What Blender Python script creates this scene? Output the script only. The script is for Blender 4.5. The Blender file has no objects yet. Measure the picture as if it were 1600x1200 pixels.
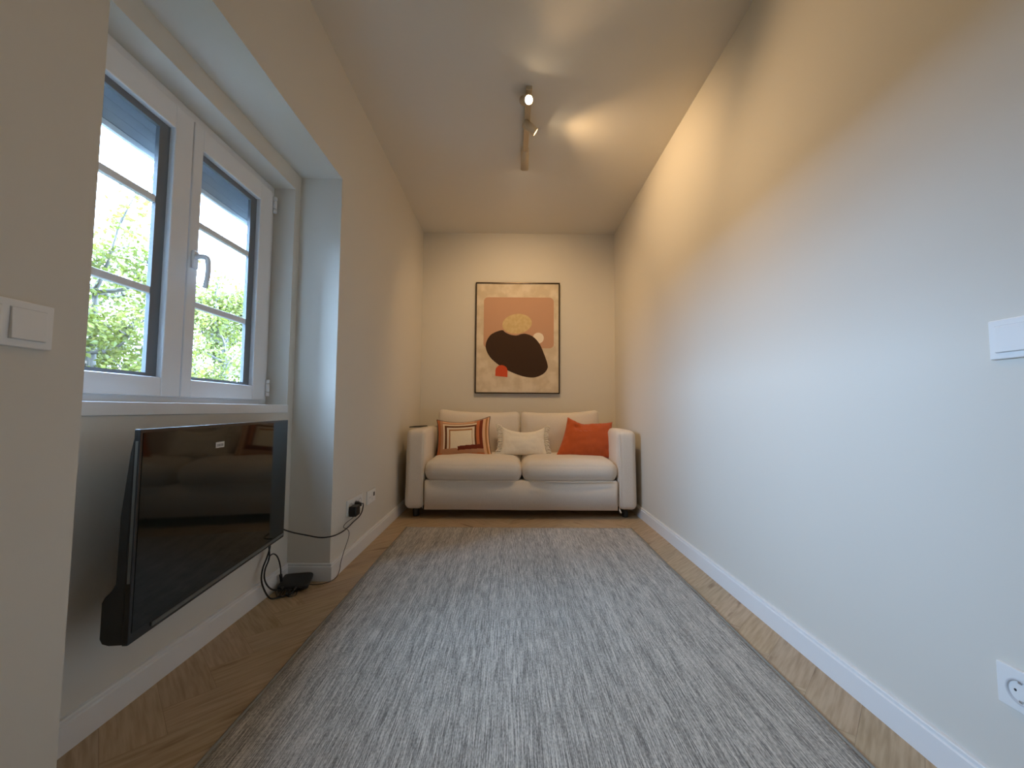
import bpy, bmesh, math, random
from mathutils import Vector, Matrix, Euler, noise

random.seed(7)
SC = bpy.context.scene
COL = SC.collection
PI = math.pi


def lin(r, g, b):
    def f(c):
        c /= 255.0
        return c / 12.92 if c <= 0.04045 else ((c + 0.055) / 1.055) ** 2.4
    return (f(r), f(g), f(b), 1.0)


# ------------------------------------------------------------------ camera
YAW, PITCH, ROLL = math.radians(-0.2569), math.radians(3.4808), math.radians(0.3755)
cam_data = bpy.data.cameras.new('camera')
cam = bpy.data.objects.new('camera', cam_data)
COL.objects.link(cam)
cam_data.sensor_fit = 'HORIZONTAL'
cam_data.sensor_width = 36.0
cam_data.lens = 640.9 / 1600.0 * 36.0
cam_data.clip_start = 0.02
cam.matrix_world = (Matrix.Translation((0, 0, 0.87)) @ Matrix.Rotation(YAW, 4, 'Z')
                    @ Matrix.Rotation(math.radians(90) + PITCH, 4, 'X') @ Matrix.Rotation(ROLL, 4, 'Z'))
SC.camera = cam

# ------------------------------------------------------------------ world, sun, exposure
world = bpy.data.worlds.new('sky')
SC.world = world
world.use_nodes = True
wn = world.node_tree
wn.nodes.clear()
wo = wn.nodes.new('ShaderNodeOutputWorld')
wb = wn.nodes.new('ShaderNodeBackground')
wb.inputs['Color'].default_value = (0.47, 0.665, 1.0, 1)
wb.inputs['Strength'].default_value = 47.0
wn.links.new(wb.outputs[0], wo.inputs[0])

sun_d = bpy.data.lights.new('sun', 'SUN')
sun_d.energy = 14.0
sun_d.angle = math.radians(0.6)
sun_d.color = (1.0, 0.93, 0.78)
sun = bpy.data.objects.new('sun', sun_d)
COL.objects.link(sun)
sun.rotation_euler = Vector((-0.62, 0.25, -0.85)).to_track_quat('-Z', 'Y').to_euler()

portal_d = bpy.data.lights.new('window_daylight', 'AREA')
portal_d.shape = 'RECTANGLE'
portal_d.size = 1.05
portal_d.size_y = 0.95
portal_d.cycles.is_portal = True
portal = bpy.data.objects.new('window_daylight', portal_d)
COL.objects.link(portal)
portal.location = (-1.345, 1.5, 1.42)
portal.rotation_euler = Vector((1, 0, 0)).to_track_quat('-Z', 'Z').to_euler()

SC.view_settings.view_transform = 'Standard'
SC.view_settings.look = 'None'
SC.view_settings.gamma = 1.0
SC.view_settings.exposure = 0.0
SC.view_settings.use_curve_mapping = False
SC.cycles.use_denoising = True
SC.cycles.max_bounces = 12
SC.cycles.diffuse_bounces = 6
SC.cycles.transparent_max_bounces = 16
SC.cycles.sample_clamp_indirect = 6.0
SC.cycles.caustics_reflective = False
SC.cycles.caustics_refractive = False


# ------------------------------------------------------------------ helpers
def add_obj(name, bm, mats, parent=None, smooth=False, bevel=0.0, seg=3):
    me = bpy.data.meshes.new(name)
    bmesh.ops.recalc_face_normals(bm, faces=bm.faces[:])
    bm.to_mesh(me)
    bm.free()
    if not isinstance(mats, (list, tuple)):
        mats = [mats]
    for m in mats:
        me.materials.append(m)
    o = bpy.data.objects.new(name, me)
    COL.objects.link(o)
    if parent:
        o.parent = parent
    if smooth:
        for p in me.polygons:
            p.use_smooth = True
    if bevel > 0:
        b = o.modifiers.new('bevel', 'BEVEL')
        b.width = bevel
        b.segments = seg
        b.limit_method = 'ANGLE'
        b.angle_limit = math.radians(40)
        for p in me.polygons:
            p.use_smooth = True
        w = o.modifiers.new('wn', 'WEIGHTED_NORMAL')
        w.keep_sharp = False
    return o


def thing(name, label, cat, loc=(0, 0, 0), group=None):
    o = bpy.data.objects.new(name, None)
    o.empty_display_size = 0.05
    COL.objects.link(o)
    o.location = loc
    o['label'] = label
    o['category'] = cat
    if group:
        o['group'] = group
    return o


def tag(o, label, cat, group=None):
    o['label'] = label
    o['category'] = cat
    if group:
        o['group'] = group
    return o


def struct(o):
    o['kind'] = 'structure'
    return o


def adopt(parent, *obs):
    """parent world-space meshes to an empty that is not at the origin"""
    bpy.context.view_layer.update()
    for o in obs:
        o.parent = parent
        o.matrix_parent_inverse = Matrix.Translation(parent.location).inverted()


def box(bm, x0, x1, y0, y1, z0, z1, mi=0):
    vs = [bm.verts.new((x, y, z)) for z in (z0, z1) for y in (y0, y1) for x in (x0, x1)]
    for q in ((0, 2, 3, 1), (4, 5, 7, 6), (0, 1, 5, 4), (2, 6, 7, 3), (0, 4, 6, 2), (1, 3, 7, 5)):
        f = bm.faces.new([vs[i] for i in q])
        f.material_index = mi
    return vs


def xf(bm, M):
    bmesh.ops.transform(bm, matrix=M, verts=bm.verts[:])


def catmull(pts, n=8):
    P = [Vector(p) for p in pts]
    P = [P[0] * 2 - P[1]] + P + [P[-1] * 2 - P[-2]]
    out = []
    for i in range(1, len(P) - 2):
        a, b, c, d = P[i - 1], P[i], P[i + 1], P[i + 2]
        for k in range(n):
            t = k / n
            out.append(0.5 * ((2 * b) + (c - a) * t + (2 * a - 5 * b + 4 * c - d) * t * t + (3 * b - a - 3 * c + d) * t ** 3))
    out.append(P[-2])
    return out


def tube(bm, pts, r, seg=10, smooth=True, mi=0, n=8):
    P = catmull(pts, n) if smooth else [Vector(p) for p in pts]
    rs = r if isinstance(r, (list, tuple)) else None
    up = None
    rings = []
    for i, p in enumerate(P):
        t = (P[min(i + 1, len(P) - 1)] - P[max(i - 1, 0)]).normalized()
        if up is None:
            up = t.orthogonal().normalized()
        up = (up - t * up.dot(t)).normalized()
        sd = t.cross(up)
        rr = r if rs is None else rs[0] + (rs[1] - rs[0]) * i / (len(P) - 1)
        rings.append([bm.verts.new(p + (up * math.cos(a) + sd * math.sin(a)) * rr)
                      for a in [2 * PI * k / seg for k in range(seg)]])
    for a, b in zip(rings, rings[1:]):
        for k in range(seg):
            f = bm.faces.new((a[k], a[(k + 1) % seg], b[(k + 1) % seg], b[k]))
            f.material_index = mi
            f.smooth = True
    for ring in (rings[0][::-1], rings[-1]):
        f = bm.faces.new(ring)
        f.material_index = mi


def lathe(bm, prof, seg=32, mi=0):
    """profile of (radius, z) revolved about z"""
    rings = []
    for r, z in prof:
        if r < 1e-6:
            rings.append([bm.verts.new((0, 0, z))])
        else:
            rings.append([bm.verts.new((r * math.cos(2 * PI * k / seg), r * math.sin(2 * PI * k / seg), z)) for k in range(seg)])
    for a, b in zip(rings, rings[1:]):
        for k in range(seg):
            k2 = (k + 1) % seg
            if len(a) == 1 and len(b) == 1:
                continue
            if len(a) == 1:
                f = bm.faces.new((a[0], b[k], b[k2]))
            elif len(b) == 1:
                f = bm.faces.new((a[k], a[k2], b[0]))
            else:
                f = bm.faces.new((a[k], a[k2], b[k2], b[k]))
            f.material_index = mi
            f.smooth = True


def extrude_profile(bm, path, prof, close=False):
    """sweep (offset to the right, z) profile along a polyline of xy points with mitred corners"""
    n = len(path)
    P = [Vector((p[0], p[1])) for p in path]
    rings = []
    for i in range(n):
        d0 = (P[i] - P[i - 1]).normalized() if i > 0 else None
        d1 = (P[i + 1] - P[i]).normalized() if i < n - 1 else None
        if d0 is None:
            d0 = d1
        if d1 is None:
            d1 = d0
        n0 = Vector((d0.y, -d0.x))
        n1 = Vector((d1.y, -d1.x))
        m = (n0 + n1).normalized()
        m = m / max(0.3, m.dot(n0))
        rings.append([bm.verts.new((P[i].x + m.x * o, P[i].y + m.y * o, z)) for o, z in prof])
    k = len(prof)
    for a, b in zip(rings, rings[1:]):
        for j in range(k):
            bm.faces.new((a[j], a[(j + 1) % k], b[(j + 1) % k], b[j]))
    bm.faces.new(rings[0])
    bm.faces.new(rings[-1][::-1])


def rounded_block(hx, hy, hz, r, cuts=14, bulge=(0, 0, 0), fn=None):
    """soft cushion: a subdivided cube pushed to a rounded box, puffed by bulge (x,y,z)"""
    bm = bmesh.new()
    bmesh.ops.create_cube(bm, size=2.0)
    bmesh.ops.subdivide_edges(bm, edges=bm.edges[:], cuts=cuts, use_grid_fill=True)
    h = Vector((hx, hy, hz))
    for v in bm.verts:
        p = Vector(v.co)
        s = Vector([math.copysign(abs(c) ** 0.85, c) for c in p])
        w = Vector([s[i] * h[i] for i in range(3)])
        q = Vector([max(-(h[i] - r), min(h[i] - r, w[i])) for i in range(3)])
        d = w - q
        if d.length > 1e-7:
            m = max(abs(d.x), abs(d.y), abs(d.z))
            w = q + d.normalized() * m
        u = [max(0, 1 - (w[i] / h[i]) ** 2) for i in range(3)]
        w.x += math.copysign(bulge[0] * u[1] * u[2], p.x) if abs(p.x) > 0.6 else 0
        w.y += math.copysign(bulge[1] * u[0] * u[2], p.y) if abs(p.y) > 0.6 else 0
        w.z += math.copysign(bulge[2] * u[0] ** 0.6 * u[1] ** 0.6, p.z) if abs(p.z) > 0.6 else 0
        if fn:
            w = fn(w)
        v.co = w
    return bm


# ------------------------------------------------------------------ materials
def mat(name, base=(0.5, 0.5, 0.5, 1), rough=0.5, metal=0.0, spec=0.5, sheen=0.0, coat=0.0, emit=None, es=0.0):
    m = bpy.data.materials.new(name)
    m.use_nodes = True
    b = m.node_tree.nodes['Principled BSDF']
    b.inputs['Base Color'].default_value = base
    b.inputs['Roughness'].default_value = rough
    b.inputs['Metallic'].default_value = metal
    b.inputs['Specular IOR Level'].default_value = spec
    b.inputs['Sheen Weight'].default_value = sheen
    b.inputs['Coat Weight'].default_value = coat
    if emit:
        b.inputs['Emission Color'].default_value = emit
        b.inputs['Emission Strength'].default_value = es
    return m


def nodes(m):
    nt = m.node_tree
    return nt, nt.nodes['Principled BSDF']


def add_noise(m, scale=(1, 1, 1), nscale=5.0, detail=4.0, c1=None, c2=None, bump=0.0, bdist=0.001,
              lo=0.35, hi=0.65, uv=False, rough=0.5):
    nt, b = nodes(m)
    tc = nt.nodes.new('ShaderNodeTexCoord')
    mp = nt.nodes.new('ShaderNodeMapping')
    mp.inputs['Scale'].default_value = scale
    nt.links.new(tc.outputs['UV' if uv else 'Object'], mp.inputs['Vector'])
    nz = nt.nodes.new('ShaderNodeTexNoise')
    nz.inputs['Scale'].default_value = nscale
    nz.inputs['Detail'].default_value = detail
    nz.inputs['Roughness'].default_value = rough
    nt.links.new(mp.outputs[0], nz.inputs['Vector'])
    ramp = None
    if c1:
        ramp = nt.nodes.new('ShaderNodeValToRGB')
        ramp.color_ramp.elements[0].position = lo
        ramp.color_ramp.elements[1].position = hi
        ramp.color_ramp.elements[0].color = c1
        ramp.color_ramp.elements[1].color = c2
        nt.links.new(nz.outputs['Fac'], ramp.inputs['Fac'])
        nt.links.new(ramp.outputs['Color'], b.inputs['Base Color'])
    if bump > 0:
        bp = nt.nodes.new('ShaderNodeBump')
        bp.inputs['Strength'].default_value = bump
        bp.inputs['Distance'].default_value = bdist
        nt.links.new(nz.outputs['Fac'], bp.inputs['Height'])
        nt.links.new(bp.outputs['Normal'], b.inputs['Normal'])
    return nz, ramp


WALL_C = (0.70, 0.665, 0.59, 1)
m_wall = mat('greige_wall_paint', WALL_C, 0.62, spec=0.35)
add_noise(m_wall, nscale=260, detail=2, bump=0.12, bdist=0.0004)
m_ceil = mat('ceiling_paint', (0.74, 0.70, 0.62, 1), 0.75, spec=0.25)
add_noise(m_ceil, nscale=240, detail=2, bump=0.1, bdist=0.0004)
m_base = mat('white_skirting_paint', (0.80, 0.80, 0.79, 1), 0.38)
m_pvc = mat('white_window_plastic', (0.80, 0.81, 0.82, 1), 0.3)
m_gasket = mat('dark_rubber_gasket', (0.15, 0.165, 0.18, 1), 0.5)
m_switch = mat('white_switch_plastic', (0.82, 0.82, 0.80, 1), 0.3)
m_shadowgap = mat('dark_socket_hole', (0.02, 0.02, 0.02, 1), 0.6)
m_grey_inner = mat('socket_well_plastic', (0.62, 0.62, 0.62, 1), 0.35)
m_metal = mat('brushed_steel', (0.6, 0.6, 0.6, 1), 0.3, metal=1)
m_shutter = mat('shutter_slat_aluminium', (0.42, 0.45, 0.48, 1), 0.5)
m_shutter_bar = mat('shutter_end_bar', (0.78, 0.80, 0.82, 1), 0.4)
m_render = mat('exterior_render', (0.62, 0.63, 0.64, 1), 0.9)
add_noise(m_render, nscale=180, detail=3, bump=0.6, bdist=0.003)

# sofa fabric: fine weave
m_sofa = mat('beige_sofa_fabric', (0.50, 0.445, 0.37, 1), 0.92, spec=0.15, sheen=0.25)
add_noise(m_sofa, nscale=420, detail=2, c1=(0.68, 0.62, 0.54, 1), c2=(0.80, 0.73, 0.64, 1), bump=0.35, bdist=0.0008)
m_sofa_seam = mat('beige_sofa_piping', (0.40, 0.35, 0.29, 1), 0.9, spec=0.1)
m_black_plastic = mat('black_plastic', (0.012, 0.012, 0.013, 1), 0.42)
m_black_leg = mat('black_leg', (0.015, 0.013, 0.012, 1), 0.5)
m_cable = mat('black_cable_rubber', (0.012, 0.011, 0.01, 1), 0.45)

# rug: heathered long streaks with a fine cross weave
m_rug = mat('heathered_wool_rug', (0.3, 0.3, 0.3, 1), 0.95, spec=0.1, sheen=0.2)
nt, b = nodes(m_rug)
tc = nt.nodes.new('ShaderNodeTexCoord')


def rug_noise(scale, ns, det):
    mp = nt.nodes.new('ShaderNodeMapping')
    mp.inputs['Scale'].default_value = scale
    nt.links.new(tc.outputs['Object'], mp.inputs['Vector'])
    n = nt.nodes.new('ShaderNodeTexNoise')
    n.inputs['Scale'].default_value = ns
    n.inputs['Detail'].default_value = det
    nt.links.new(mp.outputs[0], n.inputs['Vector'])
    return n


n1 = rug_noise((1, 0.028, 1), 430, 2)
n2 = rug_noise((1, 0.30, 1), 330, 2)
n3 = rug_noise((1, 0.02, 1), 28, 2)
mx = nt.nodes.new('ShaderNodeMath'); mx.operation = 'MULTIPLY_ADD'
mx.inputs[1].default_value = 0.55
nt.links.new(n1.outputs['Fac'], mx.inputs[0])
m2 = nt.nodes.new('ShaderNodeMath'); m2.operation = 'MULTIPLY'; m2.inputs[1].default_value = 0.33
nt.links.new(n2.outputs['Fac'], m2.inputs[0])
nt.links.new(m2.outputs[0], mx.inputs[2])
m3 = nt.nodes.new('ShaderNodeMath'); m3.operation = 'MULTIPLY_ADD'; m3.inputs[1].default_value = 0.14
nt.links.new(n3.outputs['Fac'], m3.inputs[0])
nt.links.new(mx.outputs[0], m3.inputs[2])
rp = nt.nodes.new('ShaderNodeValToRGB')
rp.color_ramp.elements[0].position = 0.40
rp.color_ramp.elements[0].color = (0.17, 0.152, 0.128, 1)
rp.color_ramp.elements[1].position = 0.63
rp.color_ramp.elements[1].color = (0.66, 0.60, 0.51, 1)
e = rp.color_ramp.elements.new(0.50)
e.color = (0.37, 0.332, 0.28, 1)
nt.links.new(m3.outputs[0], rp.inputs['Fac'])
nt.links.new(rp.outputs['Color'], b.inputs['Base Color'])
wv = nt.nodes.new('ShaderNodeTexWave')
wv.bands_direction = 'Y'
wv.inputs['Scale'].default_value = 60
wv.inputs['Distortion'].default_value = 1.5
nt.links.new(tc.outputs['Object'], wv.inputs['Vector'])
ad = nt.nodes.new('ShaderNodeMath'); ad.operation = 'MULTIPLY_ADD'; ad.inputs[1].default_value = 0.5
nt.links.new(wv.outputs['Fac'], ad.inputs[0])
nt.links.new(m3.outputs[0], ad.inputs[2])
bp = nt.nodes.new('ShaderNodeBump'); bp.inputs['Strength'].default_value = 0.6; bp.inputs['Distance'].default_value = 0.002
nt.links.new(ad.outputs[0], bp.inputs['Height'])
nt.links.new(bp.outputs['Normal'], b.inputs['Normal'])
m_rug_edge = mat('rug_binding', (0.27, 0.255, 0.22, 1), 0.95, spec=0.1)
add_noise(m_rug_edge, nscale=300, bump=0.4, bdist=0.001)

# oak planks: uv along the plank, colour variation from a face attribute
m_oak = mat('oiled_oak_planks', (0.4, 0.28, 0.16, 1), 0.42, spec=0.4)
nt, b = nodes(m_oak)
uvn = nt.nodes.new('ShaderNodeUVMap'); uvn.uv_map = 'UVMap'
mp = nt.nodes.new('ShaderNodeMapping'); mp.inputs['Scale'].default_value = (2.2, 26, 1)
nt.links.new(uvn.outputs[0], mp.inputs['Vector'])
ng = nt.nodes.new('ShaderNodeTexNoise'); ng.inputs['Scale'].default_value = 3.0; ng.inputs['Detail'].default_value = 6
nt.links.new(mp.outputs[0], ng.inputs['Vector'])
mpb = nt.nodes.new('ShaderNodeMapping'); mpb.inputs['Scale'].default_value = (1.6, 6, 1)
nt.links.new(uvn.outputs[0], mpb.inputs['Vector'])
nk = nt.nodes.new('ShaderNodeTexNoise'); nk.inputs['Scale'].default_value = 2.4; nk.inputs['Detail'].default_value = 3
nt.links.new(mpb.outputs[0], nk.inputs['Vector'])
rg = nt.nodes.new('ShaderNodeValToRGB')
rg.color_ramp.elements[0].position = 0.32; rg.color_ramp.elements[0].color = (0.38, 0.27, 0.155, 1)
rg.color_ramp.elements[1].position = 0.62; rg.color_ramp.elements[1].color = (0.52, 0.39, 0.25, 1)
nt.links.new(ng.outputs['Fac'], rg.inputs['Fac'])
rk = nt.nodes.new('ShaderNodeValToRGB')
rk.color_ramp.elements[0].position = 0.27; rk.color_ramp.elements[0].color = (0.5, 0.42, 0.36, 1)
rk.color_ramp.elements[1].position = 0.38; rk.color_ramp.elements[1].color = (1, 1, 1, 1)
nt.links.new(nk.outputs['Fac'], rk.inputs['Fac'])
at = nt.nodes.new('ShaderNodeAttribute'); at.attribute_name = 'tone'
mm = nt.nodes.new('ShaderNodeMix'); mm.data_type = 'RGBA'; mm.blend_type = 'MULTIPLY'; mm.inputs[0].default_value = 1
nt.links.new(rg.outputs['Color'], mm.inputs[6]); nt.links.new(rk.outputs['Color'], mm.inputs[7])
mm2 = nt.nodes.new('ShaderNodeMix'); mm2.data_type = 'RGBA'; mm2.blend_type = 'MULTIPLY'; mm2.inputs[0].default_value = 1
nt.links.new(mm.outputs[2], mm2.inputs[6]); nt.links.new(at.outputs['Color'], mm2.inputs[7])
nt.links.new(mm2.outputs[2], b.inputs['Base Color'])
bp = nt.nodes.new('ShaderNodeBump'); bp.inputs['Strength'].default_value = 0.1; bp.inputs['Distance'].default_value = 0.001
nt.links.new(ng.outputs['Fac'], bp.inputs['Height']); nt.links.new(bp.outputs['Normal'], b.inputs['Normal'])
m_oak_gap = mat('plank_joint', (0.27, 0.19, 0.12, 1), 0.7)


def glass_mat(name, tint=(0.93, 0.97, 0.97, 1)):
    m = bpy.data.materials.new(name)
    m.use_nodes = True
    nt = m.node_tree
    nt.nodes.clear()
    out = nt.nodes.new('ShaderNodeOutputMaterial')
    tr = nt.nodes.new('ShaderNodeBsdfTransparent'); tr.inputs[0].default_value = tint
    gl = nt.nodes.new('ShaderNodeBsdfGlossy'); gl.inputs['Roughness'].default_value = 0.02
    lw = nt.nodes.new('ShaderNodeLayerWeight'); lw.inputs['Blend'].default_value = 0.5
    pw = nt.nodes.new('ShaderNodeMath'); pw.operation = 'POWER'; pw.inputs[1].default_value = 4.5
    fr = nt.nodes.new('ShaderNodeMath'); fr.operation = 'MULTIPLY_ADD'
    fr.inputs[1].default_value = 0.6; fr.inputs[2].default_value = 0.03
    nt.links.new(lw.outputs['Facing'], pw.inputs[0]); nt.links.new(pw.outputs[0], fr.inputs[0])
    mix = nt.nodes.new('ShaderNodeMixShader')
    nt.links.new(fr.outputs[0], mix.inputs[0]); nt.links.new(tr.outputs[0], mix.inputs[1])
    nt.links.new(gl.outputs[0], mix.inputs[2]); nt.links.new(mix.outputs[0], out.inputs[0])
    return m


m_glass = glass_mat('window_glass')

# ------------------------------------------------------------------ room measures
XR, XL, XN = 1.067, -0.9065, -1.124      # right wall, left wall, back of the window recess
H, YB, YF = 2.687, 4.151, -1.7           # ceiling, back wall, wall behind the camera
E0, E1, HS = 0.874, 2.132, 2.095         # recess near side, far side, recess head
NY0, NY1, NZ0, NZ1 = 0.93, 2.076, 0.884, 2.006   # window opening
XO = -1.345                              # outer face

# floor ----------------------------------------------------------------
bm = bmesh.new()
uvl = bm.loops.layers.uv.new('UVMap')
ton = bm.loops.layers.float_color.new('tone')
W, L, GAP = 0.13, 0.65, 0.0004
rot = Matrix.Rotation(math.radians(45), 2)


def plank(x0, y0, w, l, horiz):
    t = random.uniform(0.93, 1.05)
    tc_ = (t * random.uniform(0.98, 1.03), t, t * random.uniform(0.95, 1.03), 1)
    ou, ov = random.random() * 20, random.random() * 20
    pts = [(x0 + GAP, y0 + GAP), (x0 + w - GAP, y0 + GAP), (x0 + w - GAP, y0 + l - GAP), (x0 + GAP, y0 + l - GAP)]
    vs, uvs = [], []
    for (a, c) in pts:
        v = rot @ Vector((a, c))
        vs.append(bm.verts.new((v.x + 0.015, v.y + 1.15, 0)))
        uvs.append((a - x0 + ou, c - y0 + ov) if horiz else (c - y0 + ou, a - x0 + ov))
    f = bm.faces.new(vs)
    for lp, u in zip(f.loops, uvs):
        lp[uvl].uv = u
        lp[ton] = tc_


# single herringbone: each horizontal plank meets a vertical one
N = int(L / W)
for k in range(-60, 60):
    for j in range(-8, 9):
        ox = k * W + j * 2 * L * 0
        # horizontal plank starts on the diagonal
        bx, by = k * W + j * L, k * W - j * L
        cx, cy = bx, by
        v = rot @ Vector((cx, cy))
        if not (-3.2 < v.x < 3.2 and -3.8 < v.y < 4.6):
            continue
        plank(cx, cy, L, W, True)
        plank(cx, cy + W, W, L, False)
FX0, FX1, FY0, FY1 = XN - 0.01, XR + 0.01, YF, YB + 0.01
for co, no in (((FX0, 0, 0), (-1, 0, 0)), ((FX1, 0, 0), (1, 0, 0)), ((0, FY0, 0), (0, -1, 0)), ((0, FY1, 0), (0, 1, 0))):
    bmesh.ops.bisect_plane(bm, geom=bm.verts[:] + bm.edges[:] + bm.faces[:], plane_co=co, plane_no=no, clear_outer=True)
box(bm, FX0, FX1, FY0, FY1, -0.05, -0.001, 1)
floor = struct(add_obj('floor', bm, [m_oak, m_oak_gap]))
for p in floor.data.polygons:          # keep the plank faces looking up
    pass

# walls ----------------------------------------------------------------
TW = 0.16
bm = bmesh.new()
box(bm, XO, XL, YF, E0, 0, H)                      # near part
box(bm, XO, XL, E1, YB, 0, H)                      # far part
box(bm, XO, XL, E0, E1, HS, H)                     # over the recess
box(bm, XO, XN, E0, E1, 0, NZ0 - 0.04)             # under the window
box(bm, XO, XN, E0, E1, NZ1, HS)                   # lintel
box(bm, XO, XN, E0, NY0, NZ0 - 0.04, NZ1)
box(bm, XO, XN, NY1, E1, NZ0 - 0.04, NZ1)
struct(add_obj('wall_left', bm, m_wall))
bm = bmesh.new(); box(bm, XR, XR + TW, YF, YB, 0, H); struct(add_obj('wall_right', bm, m_wall))
bm = bmesh.new(); box(bm, XO, XR + TW, YB, YB + TW, 0, H); struct(add_obj('wall_back', bm, m_wall))
bm = bmesh.new(); box(bm, XO, XR + TW, YF - TW, YF, 0, H); struct(add_obj('wall_front', bm, m_wall))
bm = bmesh.new(); box(bm, XO, XR + TW, YF - TW, YB + TW, H, H + 0.2); struct(add_obj('ceiling', bm, m_ceil))

PROF = [(0, 0), (0.015, 0), (0.015, 0.070), (0.0125, 0.072), (0.0105, 0.073), (0.0105, 0.0765), (0.0125, 0.0785),
        (0.0125, 0.083), (0.010, 0.0855), (0, 0.0855)]
bm = bmesh.new()
extrude_profile(bm, [(XL, YF), (XL, E0), (XN, E0), (XN, E1), (XL, E1), (XL, YB)], PROF)
struct(add_obj('baseboard_left', bm, m_base))
bm = bmesh.new()
extrude_profile(bm, [(XR, YB), (XR, YF)], PROF)
struct(add_obj('baseboard_right', bm, m_base))
bm = bmesh.new()
extrude_profile(bm, [(XL + 0.015, YB), (XR - 0.015, YB)], PROF)
struct(add_obj('baseboard_back', bm, m_base))

# ------------------------------------------------------------------ window
win = bpy.data.objects.new('window_1', None)
COL.objects.link(win)
struct(win)
win.location = (XN, (NY0 + NY1) / 2, NZ0)
wparts = []


def wpart(name, bm, m, **k):
    o = add_obj(name, bm, m, **k)
    wparts.append(o)
    return o


bm = bmesh.new()
box(bm, -1.30, XN + 0.006, NY0, NY1, NZ0 - 0.04, NZ0 - 0.001)
wpart('window_sill', bm, m_base, bevel=0.002)


def frame_ring(bm, xb, xf_, y0, y1, z0, z1, wl, wr, wb, wt, mi=0):
    """rectangular ring in the y-z plane, widths left/right/bottom/top"""
    box(bm, xb, xf_, y0, y0 + wl, z0, z1, mi)
    box(bm, xb, xf_, y1 - wr, y1, z0, z1, mi)
    box(bm, xb, xf_, y0 + wl, y1 - wr, z0, z0 + wb, mi)
    box(bm, xb, xf_, y0 + wl, y1 - wr, z1 - wt, z1, mi)


bm = bmesh.new()
frame_ring(bm, -1.300, -1.232, NY0, NY1, NZ0, NZ1, 0.06, 0.06, 0.04, 0.06)
wpart('window_frame', bm, m_pvc, bevel=0.003)


def sash(y0, y1, z0, z1, wl, wr, wb, wt, handle):
    xf_, xb = -1.212, -1.268
    bm = bmesh.new()
    n = 0
    # mitred ring with an inner sloped bead
    prof = [(0, xf_), (1, xf_ - 0.000), (1, xf_ - 0.012)]
    frame_ring(bm, xb, xf_, y0, y1, z0, z1, wl, wr, wb, wt)
    s = wpart('sash', bm, m_pvc, bevel=0.004)
    gy0, gy1, gz0, gz1 = y0 + wl, y1 - wr, z0 + wb, z1 - wt
    bm = bmesh.new()
    frame_ring(bm, xf_ - 0.034, xf_ - 0.020, gy0 - 0.002, gy1 + 0.002, gz0 - 0.002, gz1 + 0.002, 0.012, 0.044, 0.015, 0.026)
    g = add_obj('gasket', bm, m_gasket)
    bm = bmesh.new()
    box(bm, xf_ - 0.030, xf_ - 0.026, gy0 + 0.002, gy1 - 0.002, gz0 + 0.002, gz1 - 0.002)
    gl = add_obj('glass_pane', bm, m_glass)
    kids = [g, gl]
    for zc in (1.588, 1.268):
        bm = bmesh.new()
        box(bm, xf_ - 0.037, xf_ - 0.0195, gy0 + 0.009, gy1 - 0.043, zc - 0.0125, zc + 0.0125)
        kids.append(add_obj('glazing_bar', bm, m_pvc, bevel=0.003))
    if handle:
        bm = bmesh.new()
        yy, zz = y0 + 0.026, 1.43
        box(bm, xf_, xf_ + 0.010, yy - 0.014, yy + 0.014, zz - 0.035, zz + 0.035)
        o1 = add_obj('handle_plate', bm, m_pvc, bevel=0.004)
        bm = bmesh.new()
        tube(bm, [(xf_ + 0.008, yy, zz + 0.012), (xf_ + 0.030, yy + 0.001, zz + 0.013), (xf_ + 0.050, yy + 0.002, zz + 0.006),
                  (xf_ + 0.056, yy + 0.002, zz - 0.03), (xf_ + 0.054, yy + 0.002, zz - 0.07), (xf_ + 0.047, yy + 0.002, zz - 0.108)],
             [0.0105, 0.0085], seg=14)
        o2 = add_obj('handle', bm, m_pvc)
        kids += [o1, o2]
    for o in kids:
        o.parent = s
    return s


sash(0.972, 1.5095, 0.906, 1.962, 0.085, 0.082, 0.066, 0.088, False)
sash(1.5145, 2.032, 0.906, 1.962, 0.048, 0.098, 0.066, 0.088, True)
for z in (0.925, 1.86):
    bm = bmesh.new()
    for k in range(3):
        b_ = bmesh.new()
        dz = (0.0, 0.022, 0.064)[k]
        hh = (0.018, 0.038, 0.018)[k]
        lathe(b_, [(0, dz), (0.0085, dz), (0.0095, dz + 0.002), (0.0095, dz + hh - 0.002), (0.0085, dz + hh), (0, dz + hh)], 16)
        xf(b_, Matrix.Translation((-1.208, 2.043, z)))
        me = bpy.data.meshes.new('t'); b_.to_mesh(me); b_.free(); bm.from_mesh(me); bpy.data.meshes.remove(me)
    wpart('hinge', bm, m_pvc)
# roller shutter, half lowered above the panes
bm = bmesh.new()
z = 1.802
while z < NZ1 - 0.005:
    vs = box(bm, -1.3285, -1.320, NY0 + 0.012, NY1 - 0.012, z, min(z + 0.0345, NZ1))
    z += 0.037
box(bm, -1.322, -1.3215, NY0 + 0.012, NY1 - 0.012, 1.80, NZ1)
shut = wpart('roller_shutter', bm, m_shutter, bevel=0.003)
bm = bmesh.new()
box(bm, -1.331, -1.317, NY0 + 0.012, NY1 - 0.012, 1.778, 1.800)
eb = add_obj('shutter_end_bar', bm, m_shutter_bar, bevel=0.003)
eb.parent = shut
for y in (NY0, NY1 - 0.03):
    bm = bmesh.new()
    box(bm, -1.344, -1.305, y, y + 0.03, NZ0, NZ1)
    wpart('shutter_guide', bm, m_shutter_bar, bevel=0.002)
adopt(win, *wparts)

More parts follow.
